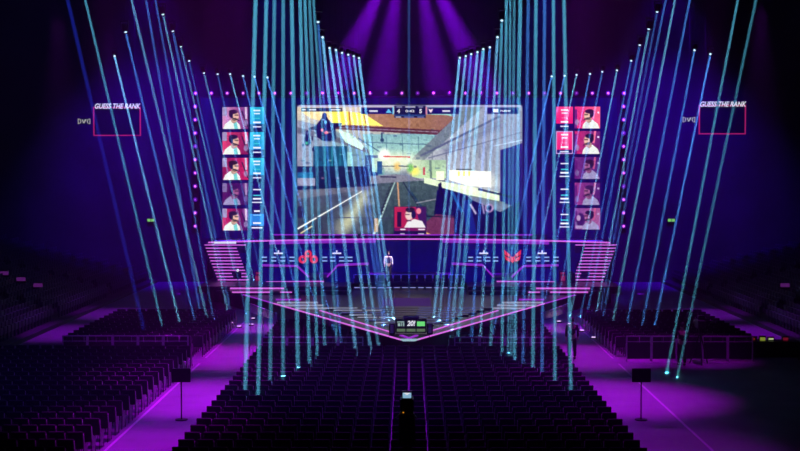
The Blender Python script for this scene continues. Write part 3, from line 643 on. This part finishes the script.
OUTR = [(552, 75, 492, 337, 1, BLUE, .65, .055), (565, 74, 512, 316, 1, BLUE, .7, .055), (577, 72.7, 527, 305, 1, PALE, .6, .055), (590.5, 71.4, 545, 300, 1, BLUE, .75, .055), (602.8, 69, 558, 300, 1, BLUE, .6, .06), (617.5, 67.7, 573, 302, 1, PALE, .75, .06), (631.8, 58, 583, 303, 1, BLUE, .6, .055),
        (640.6, 41, 588, 310, 1, BLUE, .65, .07), (649.6, 24.6, 596, 315, 1, PALE, .75, .06), (658, 7.5, 600, 312, 1, BLUE, .4, .06), (665.7, 0, 602.5, 319, 0, BLUE, .6, .06), (675, 0, 612.5, 323.7, 0, PALE, .8, .06), (689.7, 0, 627, 323.7, 0, BLUE, .8, .06), (695, 47.6, 642, 326, 1, BLUE, .7, .06),
        (710.8, 52, 654, 329, 1, BLUE, .9, .06), (737.8, 0, 670, 355, 0, TEAL, .7, .055), (755.9, 0, 681, 359, 0, TEAL, .45, .06)]
BE = 64.0
def beam(xt, yt, xb, yb, vis, col, st, r, lab, grp, zend):
    e = G(xb, yb, zend)
    if vis: top = P(xt, yt, max(e.y+1, min(82, 7*F/(170-yt))))
    else:
        yy = min(170-7*F/e.y, -16); f = (yy-yt)/(yb-yt); top = P(xt+(xb-xt)*f, yy, e.y+.4)
    d = (e-top).normalized()
    ext = max(0, (e.z-.06)/-d.z) if zend < .85 else 0
    end = e+d*ext
    t = thing('beam_lamp', lab, 'stage light', top, 0, grp)
    q = d.to_track_quat('-Z', 'Y').to_euler()
    hd = part('head', HEAD, t); hd.rotation_euler = q
    ln = part('lens', LENS, hd)
    part('yoke', YOKE, t)
    cb = MB().cyl((0, 0, .32), (0, 0, 24-top.z), .012, seg=5).build('hanging_cable', M_black, t)
    s = d*.34; L = (end-top)-s
    b = MB().cyl(s, s+L, r+.012, r+.012+.0017*L.length, seg=18).build('light_beam', beam_mat(.05), t)
    A = PI*(r+.015)**2
    area('beam_light', t, s, d, 2*(r), math.radians(.2), BE*st*(A/(PI*.08**2))**.5*.35, col)
HEAD = MB().cyl((0, 0, .16), (0, 0, -.22), .13, .15, 12).mesh('head', M_black)
LENS = MB().sphere((0, 0, -.23), .068, 10, sz=.7).mesh('lens', M_lens); M_lens.cycles.emission_sampling = 'NONE'
YOKE = MB().box(-.2, -.16, -.05, .05, -.05, .3).box(.16, .2, -.05, .05, -.05, .3).box(-.2, .2, -.07, .07, .26, .34).mesh('yoke', M_black)
for grp, lst, sd, ws in (('lamps of the outer left fan', OUTL, 'left', 'outer left'), ('lamps of the inner left fan', INL, 'left', 'inner left'), ('lamps of the inner right fan', INR, 'right', 'inner right'), ('lamps of the outer right fan', OUTR, 'right', 'outer right')):
    for i, b_ in enumerate(lst):
        cn = {TEAL: 'teal', BLUE: 'blue', PALE: 'pale blue', DEEP: 'deep blue'}[b_[5]]
        onstage = 388 < b_[2] < 450 and b_[3] < 328
        zz = .93 if onstage or (b_[3] < 318 and 262 < b_[2] < 556) else .7
        beam(*b_, '%s light beam with its lamp, %s from left in the %s fan' % (cn, nth(i+1), ws), grp, zz)
beam(409, 0, 409, 296, 0, BLUE, .3, .07, 'faint teal light beam with its lamp down the middle of the big screen', None, .93)
# ------------------------------------------------------------------ side rank screens and emblems
M_panel = mat('dark_screen_glass', (.01, .01, .03), .5, emit=rgb(10, 0, 52), es=.6)
for sd, x0, x1, y0, y1, ex, ey in (('left', 94.4, 139.4, 108, 134.8, 84, 121.3), ('right', 700, 745, 106, 133.2, 689, 119.6)):
    D = 84; a, b = P(x0, y1, D), P(x1, y0, D)
    t = thing('rank_screen', 'red bordered screen reading GUESS THE RANK hanging at far %s' % sd, 'screen')
    MB().box(a.x, b.x, D+.04, D+.14, a.z, b.z).build('panel', M_panel, t)
    fr = MB(); w = .075
    fr.box(a.x-w, a.x, D, D+.1, a.z-w, b.z+w).box(b.x, b.x+w, D, D+.1, a.z-w, b.z+w).box(a.x, b.x, D, D+.1, a.z-w, a.z).box(a.x, b.x, D, D+.1, b.z, b.z+w); fr.build('border', M_border, t)
    for x in (a.x+.3, b.x-.3): MB().cyl((x, D+.09, b.z), (x, D+.09, 24), .012, seg=5).build('hanging_cable', M_black, t)
    text('lettering', 'GUESS THE RANK', .46, M_white, t, P((x0+x1)/2, y0-1.6, D-.06), shear=.3, bold=.012, width=3.0)
    c0 = P(ex, ey, D); t2 = thing('emblem_sign', 'small pale winged emblem sign beside the %s red bordered screen' % sd, 'sign', c0)
    MB().box(-.42, .42, .03, .1, -.2, .2).build('panel', M_panel, t2)
    bb = MB()
    for s in (-1, 1):
        bb.box(min(s*.36, s*.4), max(s*.36, s*.4), 0, .03, -.17, .17).box(min(s*.3, s*.38), max(s*.3, s*.38), 0, .03, .13, .17).box(min(s*.3, s*.38), max(s*.3, s*.38), 0, .03, -.17, -.13)
        bb.bar((s*.27, .015, .14), (s*.2, .015, 0), .03, .05).bar((s*.2, .015, 0), (s*.27, .015, -.14), .03, .05)
    bb.bar((-.12, .015, .12), (-.02, .015, -.12), .03, .06).bar((-.02, .015, -.12), (.13, .015, .14), .03, .06).bar((.02, .015, .1), (.12, .015, .02), .03, .04)
    bb.build('emblem', mat('pale_emblem', (.3, .3, .25), .4, emit=rgb(185, 190, 175), es=.8), t2)
    MB().cyl((0, .07, .2), (0, .07, 24-c0.z), .012, seg=5).build('hanging_cable', M_black, t2)
M_exit = mat('exit_green', (.1, .3, .1), .4, emit=rgb(120, 200, 60), es=1)
for sd, px in (('left', 150.8), ('right', 671.4)):
    c0 = P(px, 220.2, 91.8); t = thing('exit_sign', 'small green lit exit sign on the back wall at %s' % sd, 'sign', c0)
    MB().box(-.3, .3, 0, .12, -.15, .15).build('housing', M_black, t); MB().box(-.25, -.02, -.02, 0, -.1, .1).box(.02, .25, -.02, 0, -.1, .1).build('lit_face', M_exit, t)
# ------------------------------------------------------------------ crowd barriers
def barrier(x, D, lab, rz=0, grp=None):
    t = thing('crowd_barrier', lab, 'barrier', (x, D, 0), rz, grp)
    for nm, me in BAR: part(nm, me, t)
fr = MB()
for x in (-.5, .5): fr.bar((x, 0, 0), (x, 0, 1.08), .05, .05)
fr.bar((-.5, 0, 1.06), (.5, 0, 1.06), .06, .05).bar((-.5, 0, .84), (.5, 0, .84), .03, .03)
pn = MB().box(-.48, .48, -.012, .012, .12, .8); ft = MB().box(-.5, .5, -.45, .45, 0, .02)
BAR = [('frame', fr.mesh('frame', M_steel)), ('panel', pn.mesh('panel', mat('barrier_sheet', (.015, .015, .02), .5, .2))), ('base_plate', ft.mesh('base_plate', M_steel))]
for i in range(5):
    barrier(-14.0+1.06*i, 53.7, 'steel crowd barrier across the left block, %s from left' % nth(i+1), grp='barriers across the left')
    barrier(9.6+1.06*i, 53.7, 'steel crowd barrier across the right side, %s from the aisle' % nth(i+1), grp='barriers across the right')
for i in range(4):
    barrier(-5.6+1.06*i, 53.3, 'steel crowd barrier left of the stage tip, %s from left' % nth(i+1), grp='barriers before the stage')
    barrier(2.4+1.06*i, 53.3, 'steel crowd barrier right of the stage tip, %s from the tip' % nth(i+1), grp='barriers before the stage')
# aisle edge strips and pink ramps
M_tape = mat('pale_aisle_tape', (.6, .5, .6), .5)
for sg, sd in ((-1, 'left'), (1, 'right')):
    o = MB().box(min(sg*8.62, sg*8.70), max(sg*8.62, sg*8.70), 33, 53, 0, .01).box(min(sg*8.62, sg*8.70), max(sg*8.62, sg*8.70), 54.5, 68, 0, .01).build('aisle_tape', M_tape)
    tag(o, 'thin pale tape along the outer edge of the %s aisle' % sd, 'tape')
    t = thing('access_ramp', 'sloping pinkish panel railing by the %s aisle below the stage' % sd, 'ramp')
    a, b = P(409+sg*132, 316.5, 61.5), P(409+sg*159, 308.5, 66)
    MB().prism([a-Vector((0, 0, .2)), b-Vector((0, 0, .2)), b+Vector((0, 0, .22)), a+Vector((0, 0, .1))], (0, .05, 0)).build('panel', mat('pale_perforated_panel', (.6, .5, .55), .6, noise=.3, nscale=20), t)
    MB().bar(a+Vector((0, 0, .12)), b+Vector((0, 0, .24)), .06, .06).build('handrail', M_steel, t)
    for f in (.03, .5, .97):
        p = a.lerp(b, f); MB().cyl((p.x, p.y, 0), p+Vector((0, .02, .1)), .03, seg=8).build('post', M_steel, t)
# white light pools on the far aisles, made as glowing discs
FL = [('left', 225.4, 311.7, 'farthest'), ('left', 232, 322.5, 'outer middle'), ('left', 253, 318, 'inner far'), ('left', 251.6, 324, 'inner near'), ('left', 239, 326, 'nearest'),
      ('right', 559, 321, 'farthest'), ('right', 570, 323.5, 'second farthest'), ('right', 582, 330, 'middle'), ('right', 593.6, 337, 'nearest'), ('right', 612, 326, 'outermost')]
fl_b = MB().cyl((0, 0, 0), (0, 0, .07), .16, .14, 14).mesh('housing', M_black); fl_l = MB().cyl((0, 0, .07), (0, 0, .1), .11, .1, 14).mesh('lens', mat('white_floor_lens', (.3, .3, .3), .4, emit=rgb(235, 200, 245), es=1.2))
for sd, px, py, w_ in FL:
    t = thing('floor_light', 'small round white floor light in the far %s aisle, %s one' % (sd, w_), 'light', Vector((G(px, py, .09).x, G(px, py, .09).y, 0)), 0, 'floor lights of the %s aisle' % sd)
    part('housing', fl_b, t); part('lens', fl_l, t)  # both parts only form the glowing disc
# stage-tip display
t = thing('stage_display', 'low cluster of three small lit displays at the tip of the stage', 'display', G(411, 334.4, ZA))
MB().box(-.68, .68, .05, .4, .06, .66, .02).build('casing', M_black, t)
for nm, x0, x1, m in (('left_display', -.62, -.24, 'l'), ('middle_display', -.2, .2, 'm'), ('right_display', .24, .62, 'r')):
    d = MB().box(x0, x1, 0, .05, .3, .62).build(nm, mat('display_glass', (.01, .01, .02), .3, emit=rgb(20, 30, 40), es=.5), t); xc = (x0+x1)/2
    if m == 'm': text('digits', '20!', .3, M_white, d, (xc, -.006, .47), shear=.2, bold=.012, width=.36)
    elif m == 'r': MB().box(x0+.02, x1-.02, -.012, 0, .36, .56).build('lit_block', M_green, d)
    else: MB().box(x0+.02, x1-.05, -.012, 0, .52, .56).box(x0+.05, x0+.16, -.012, 0, .36, .48).box(x0+.2, x0+.24, -.012, 0, .36, .5).box(x0+.28, x0+.33, -.012, 0, .36, .5).build('lettering', mat('grey_green_lettering', (.3, .3, .3), .4, emit=rgb(150, 185, 170), es=.9), d)
    MB().box(x0+.01, x1-.01, -.005, .05, .12, .24).build('caption_bar', mat('dim_green_bar', (.1, .15, .1), .4, emit=rgb(95, 120, 80), es=.8), t)
MB().cyl((-.34, .2, .72), (.34, .2, .72), .07, seg=10).build('curved_top', mat('grey_cover', (.3, .32, .32), .4), t)
for sg, sd in ((-1, 'left'), (1, 'right')):
    t = thing('monitor_speaker', 'small dark monitor speaker %s of the stage-tip displays' % sd, 'speaker', G(411+sg*19, 334.2, ZA))
    MB().box(-.13, .13, 0, .25, 0, .45, .03).build('body', M_black, t); MB().box(-.07, .07, -.02, 0, .05, .42).build('grille', mat('pale_grille', (.25, .25, .32), .5), t)
# sign placards in the aisles
for sd, px in (('left', 181.5), ('right', 641)):
    t = thing('sign_stand', 'dark placard on a thin pole in the %s aisle' % sd, 'sign', G(px, 420, 0))
    MB().cyl((0, 0, 0), (0, 0, 1.3), .022, seg=8).build('pole', M_black, t); MB().box(-.3, .3, -.02, .02, 1.22, 1.66, .008).build('placard', M_black, t); MB().cyl((0, 0, 0), (0, 0, .03), .2, seg=16).build('base', M_black, t)
# broadcast camera in the middle of the near rows
t = thing('broadcast_camera', 'black broadcast camera on tall pedestal with glowing monitor in near centre', 'camera', (G(406.5, 451, 2.3)*0+Vector((P(407, 430, 31.4).x, 31.4, 0))))
zc = P(407, 394, 31.4).z
MB().cyl((0, 0, .1), (0, 0, 1.2), .16, .13, 14).cyl((0, 0, 1.2), (0, 0, zc-.42), .08, .08, 12).build('pedestal', M_black, t)
for k in range(3):
    a_ = PI/2+k*2*PI/3; MB().cyl((0, 0, .25), (.5*math.cos(a_), .5*math.sin(a_), .04), .05, .04, 8).build('leg', M_black, t)
bd_ = MB().box(-.17, .17, -.1, .55, zc-.45, zc-.12, .04).build('body', M_black, t); MB().cyl((0, .55, zc-.28), (0, .95, zc-.28), .11, .14, 14).build('lens', M_black, t)
MB().box(-.13, .13, -.22, -.05, zc-.11, zc+.1, .01).build('monitor', M_black, t)
MB().box(-.105, .105, -.235, -.22, zc-.06, zc+.07).build('monitor_screen', mat('monitor_glow', (.2, .25, .3), .4, emit=rgb(140, 185, 215), es=.9), t)
MB().prism([(-.08, -.24, zc+.07), (.08, -.24, zc+.07), (0, -.24, zc+.01)], (0, .004, 0)).build('monitor_highlight', M_white, t)
MB().cyl((-.1, -.1, zc-.4), (-.28, -.55, zc-.5), .018, seg=8).cyl((.1, -.1, zc-.4), (.24, -.5, zc-.5), .018, seg=8).build('pan_bar', M_black, t)
MB().box(-.2, .2, -.18, .2, zc-1.3, zc-.45, .08).build('rain_cover', M_black, t)
MB().sphere((-.09, -.2, zc-.42), .018, 8).build('tally_light', mat('orange_led', (.3, .15, .02), .4, emit=rgb(220, 140, 30), es=1), t)
# ------------------------------------------------------------------ people
def skin(name, verts, edges, m, parent, root=0, sub=1):
    me = bpy.data.meshes.new(name); me.from_pydata([v[0] for v in verts], edges, []); me.materials.append(m)
    o = bpy.data.objects.new(name, me); COL.objects.link(o); o.parent = parent
    md = o.modifiers.new('skin', 'SKIN'); md.use_smooth_shade = True
    for i, v in enumerate(verts):
        d = me.skin_vertices[0].data[i]; d.radius = v[1] if isinstance(v[1], tuple) else (v[1], v[1]); d.use_root = i == root
    s = o.modifiers.new('subdivision', 'SUBSURF'); s.levels = sub; s.render_levels = sub
    bpy.context.view_layer.update()
    me2 = bpy.data.meshes.new_from_object(o.evaluated_get(bpy.context.evaluated_depsgraph_get())); o.modifiers.clear(); o.data = me2; me2.name = name
    if not me2.materials: me2.materials.append(m)
    return o
def person(label, loc, rz, shirt, trouser, hair, arms='down', vest=None):
    t = thing('person', label, 'person', loc, rz)
    V = [((0, 0, .95), (.15, .1)), ((0, 0, 1.15), (.14, .1)), ((0, 0, 1.36), (.16, .1)), ((0, 0, 1.49), .055), ((0, -.02, 1.58), (.07, .085)), ((0, -.01, 1.7), (.075, .09))]; Ed = [(0, 1), (1, 2), (2, 3), (3, 4), (4, 5)]
    def add(p, r, fr): V.append((p, r)); Ed.append((fr, len(V)-1)); return len(V)-1
    nose = add((0, -.11, 1.6), .016, 4)
    AR = []
    for s in (-1, 1):
        sh = add((s*.19, 0, 1.41), .06, 2)
        if arms == 'down': el, wr = (s*.25, .03, 1.13), (s*.25, -.05, .9)
        else: el, wr = (s*.26, -.03, 1.14), (s*.14, -.26, 1.12)
        e_ = add(el, .045, sh); w_ = add(wr, .032, e_)
        d = (Vector(wr)-Vector(el)).normalized(); pm = Vector(wr)+d*.07; p_ = add(tuple(pm), (.038, .02), w_)
        side = Vector((0, 1, 0)) if arms == 'down' else Vector((0, 0, 1))
        for k, ln in enumerate((.075, .085, .08, .06)):
            o_ = side*((k-1.5)*.02); a_ = add(tuple(pm+d*.045+o_), .009, p_); add(tuple(pm+d*(.045+ln*.6)+o_+Vector((-s*.012, 0, 0))), .008, a_)
        add(tuple(pm+d*.01-side*.05), .009, p_)
        hp = add((s*.095, 0, .88), .09, 0); kn = add((s*.11, -.01, .48), .058, hp); an = add((s*.115, .02, .08), .042, kn); add((s*.12, -.13, .035), .035, an)
        AR.append((el, wr))
    skin('body', V, Ed, M_skin, t)
    m = mat('shirt_'+label[:14].replace(' ', '_'), shirt, .8, noise=.1, nscale=12); V2 = [((0, 0, .92), (.17, .12)), ((0, 0, 1.15), (.16, .12)), ((0, 0, 1.37), (.18, .12)), ((0, 0, 1.46), .075)]; E2 = [(0, 1), (1, 2), (2, 3)]
    for s, (el, wr) in zip((-1, 1), AR):
        V2 += [((s*.195, 0, 1.41), .076), (el, .06), (tuple(Vector(el).lerp(Vector(wr), .85)), .046)]; n = len(V2); E2 += [(2, n-3), (n-3, n-2), (n-2, n-1)]
    skin('shirt', V2, E2, m, t)
    if vest: skin('vest', [((0, 0, .95), (.165, .145)), ((0, 0, 1.15), (.16, .145)), ((0, 0, 1.36), (.15, .14)), ((0, 0, 1.43), (.1, .1))], [(0, 1), (1, 2), (2, 3)], mat('dark_vest', vest, .8), t)
    mt = mat('trousers_'+label[:14].replace(' ', '_'), trouser, .8, noise=.1, nscale=12); V3 = [((0, 0, .97), (.165, .12))]; E3 = []
    for s in (-1, 1):
        V3 += [((s*.1, 0, .86), .105), ((s*.115, -.01, .48), .08), ((s*.118, .02, .1), .07)]; n = len(V3); E3 += [(0, n-3), (n-3, n-2), (n-2, n-1)]
    skin('trousers', V3, E3, mt, t)
    for s in (-1, 1): MB().sphere((s*.12, -.06, .045), .06, 10, sy=2.3, sz=.75).build('shoe', M_black, t, True)
    MB().sphere((0, .02, 1.685), .105, 12, sy=1.05, sz=.95).build('hair', mat('hair_'+label[:14].replace(' ', '_'), hair, .7), t, True)
    for s in (-1, 1): MB().sphere((s*.03, -.096, 1.625), .011, 8).build('eye', M_black, t)
    MB().sphere((0, -.1, 1.555), .022, 8, sy=.4, sz=.3).build('mouth', mat('lips', (.35, .1, .1), .6), t)
    return t
person('person in black clothes standing in the right aisle facing the stage', (P(572, 340, 54.4).x, 54.4, 0), PI, (.004, .004, .005), (.004, .004, .005), (.004, .004, .004))
person('person in pale shirt and dark vest standing at mid stage facing forward', (P(388.5, 260, 78.4).x, 78.4, 1.3), 0, (.75, .7, .68), (.02, .02, .03), (.03, .02, .02), vest=(.02, .02, .08))
person('person in black operating a tripod camera right of the right aisle', (P(682, 340, 52.6).x, 52.6, 0), PI, (.01, .01, .012), (.01, .01, .012), (.01, .008, .008), arms='front')
# tripod camera of that operator
cx = P(684, 340, 53.5).x
t = thing('tripod_camera', 'dark video camera on a tripod by the operator right of the aisle', 'camera', (cx, 53.3+.0, 0))
t.location = (P(700, 340, 52.9).x, 52.9, 0)
for k in range(3):
    a_ = PI/6+k*2*PI/3; MB().cyl((0, 0, 1.35), (.42*math.cos(a_), .42*math.sin(a_), .02), .03, .025, 8).build('leg', M_black, t)
MB().cyl((0, 0, 1.3), (0, 0, 1.5), .07, seg=10).build('tripod_head', M_black, t); MB().box(-.16, .16, -.3, .35, 1.5, 1.85, .04).build('body', M_black, t); MB().cyl((0, .35, 1.68), (0, .75, 1.68), .1, .13, 12).build('lens', M_black, t); MB().box(-.14, .14, -.25, -.05, 1.87, 2.05, .02).build('viewfinder', M_black, t)
# ------------------------------------------------------------------ control desk at right
D = 54.6; xa, xb = P(738, 345, D).x, P(798, 345, D).x
t = thing('control_desk', 'long dark control desk at the far right edge', 'desk', ((xa+xb)/2, D, 0)); h = (xb-xa)/2
MB().box(-h, h, -.4, .4, .72, .77, .01).build('tabletop', M_black, t); MB().box(-h+.05, h-.05, -.38, -.36, .1, .72).build('front_panel', M_black, t)
for sx in (-1, 1):
    for sy in (-1, 1): MB().box(sx*(h-.06)-.03, sx*(h-.06)+.03, sy*.34-.03, sy*.34+.03, 0, .72).build('leg', M_black, t)
def gear(px, py, w, hh, m, nm, lab, cat):
    c0 = P(px, py, D-.1); t = thing(nm, lab, cat, (c0.x, D-.1, .77)); z = max(.08, c0.z-.77)
    MB().box(-max(.14, w), max(.14, w), .0, .12, 0, z+hh+.05, .01).build('casing', M_black, t); MB().box(-w, w, -.02, 0, z-hh, z+hh).build('lit_screen', m, t)
gear(771, 341.5, .1, .035, mat('pale_green_led', (.2, .3, .2), .4, emit=rgb(190, 205, 150), es=.8), 'monitor', 'small monitor with a pale green bar lit on the control desk', 'monitor')
gear(762.5, 346.6, .11, .07, mat('olive_led', (.2, .3, .05), .4, emit=rgb(130, 140, 50), es=.8), 'meter_panel', 'little meter panel glowing yellow green on the control desk', 'panel')
gear(753.5, 345, .05, .04, mat('orange_dim_led', (.3, .1, .02), .4, emit=rgb(130, 40, 20), es=.8), 'indicator_box', 'little box with an orange light on the control desk', 'box')
gear(785.5, 346.5, .1, .06, mat('red_dim_led', (.3, .02, .02), .4, emit=rgb(110, 15, 40), es=.8), 'power_unit', 'power unit with red lights at the right end of the control desk', 'unit')
# ------------------------------------------------------------------ unseen overhead washes, some only added fill, and haze in the air
VIO = (.42, .0, 1.0); MAG = (.55, .0, .95)
for sg in (-1, 1):
    k = 1 if sg < 0 else .75; ax = 7.5 if sg < 0 else 7.0
    spot('aisle_wash', (sg*ax, 35, 21), (sg*ax, 36.5, 0), 24, 30000*k*(1 if sg < 0 else .3), MAG, 1, .3)
    spot('aisle_wash', (sg*ax, 44, 21), (sg*ax, 45, 0), 26, 46000*k, MAG, 1, .3)
    spot('aisle_wash', (sg*ax, 54, 21), (sg*ax, 55, 0), 26, 46000*k, MAG, 1, .3)
    spot('aisle_wash', (sg*8.3, 64, 20), (sg*8.2, 65, 0), 15, 30000*k, MAG, 1, .3)
    spot('side_wash', (sg*16.8, 62, 16), (sg*16.8, 63, 0), 30, 9000, VIO, 1, .3)
    spot('side_wash', (sg*16.4, 71, 16), (sg*16.6, 71.5, 0), 26, 7000, VIO, 1, .3)
    spot('wall_wash', (sg*16, 80, 21), (sg*18, 92, 7), 62, 30000, (.09, .0, 1.0), 1, .3)
    spot('stage_wash', (sg*7, 64, 18), (sg*6, 79, 2), 44, 30000, (.06, .03, 1.0), 1, .3)
    spot('apron_wash', (sg*8, 56, 20), (sg*5, 66, 0), 40, 8000, (.02, .01, 1.0), 1, .3)
for x, tx, ty, e in ((-.9, -7.5, 60, 90000), (-.5, -2.6, 70, 60000), (.5, 3.0, 70, 60000), (.9, 7.5, 60, 90000)):
    spot('top_wash', (x, 88.5, 22.5), (tx, 86, 8), 17, e*11, (.26, .0, 1.0), 1, .15)
for sg in (-1, 1):
    spot('ramp_key', (sg*9, 52, 14), (sg*7.2, 63.5, 1), 9, 5000, (1, .6, .9), .8, .2)  # added spot that whitens the ramp panel in place of a beam
    spot('barrier_wash', (sg*12, 50, 19), (sg*12, 54, .8), 18, 9000, MAG, 1, .3)  # added spots, here and below, to brighten the barriers and floor strip
    spot('barrier_wash', (sg*4.4, 49, 20), (sg*4.4, 53.5, .5), 15, 9000, MAG, 1, .3)
hp = P(388.5, 260, 78.4); spot('host_key', (hp.x+1, 68, 13), (hp.x, 78.4, 2.5), 6, 16000, (1, .85, .85), .5, .1)  # added narrow white spot that makes the pale shirt show
for x in (-9, 0): spot('rear_wash', (x, 27, 18), (x*1.2, 46, .8), 52, 5200, (.12, .03, 1.0), 1, .4)  # unseen blue fill added to lift the chair backs out of black
spot('centre_wash', (0, 58, 23), (0, 44, 0), 46, 24000, VIO, 1, .3)
spot('centre_wash', (-12, 50, 23), (-12, 43, 0), 40, 3500, (.2, .05, 1.0), 1, .3)
w = bpy.data.worlds.new('hall_air'); sc.world = w; w.cycles.volume_sampling = 'EQUIANGULAR'; w.use_nodes = True; nt = w.node_tree
nt.nodes['Background'].inputs['Color'].default_value = (0, 0, 0, 1)
v = nt.nodes.new('ShaderNodeVolumeScatter'); v.inputs['Density'].default_value = .002; v.inputs['Anisotropy'].default_value = .1
nt.links.new(v.outputs[0], nt.nodes['World Output'].inputs['Volume'])
# ------------------------------------------------------------------ render look
sc.view_settings.view_transform = 'Standard'; sc.view_settings.look = 'None'; sc.view_settings.exposure = 0; sc.view_settings.gamma = 1
sc.cycles.use_denoising = True; sc.cycles.light_sampling_threshold = 0; sc.cycles.use_adaptive_sampling = False; sc.cycles.max_bounces = 5; sc.cycles.volume_bounces = 0; sc.cycles.transparent_max_bounces = 32; sc.cycles.sample_clamp_indirect = 3
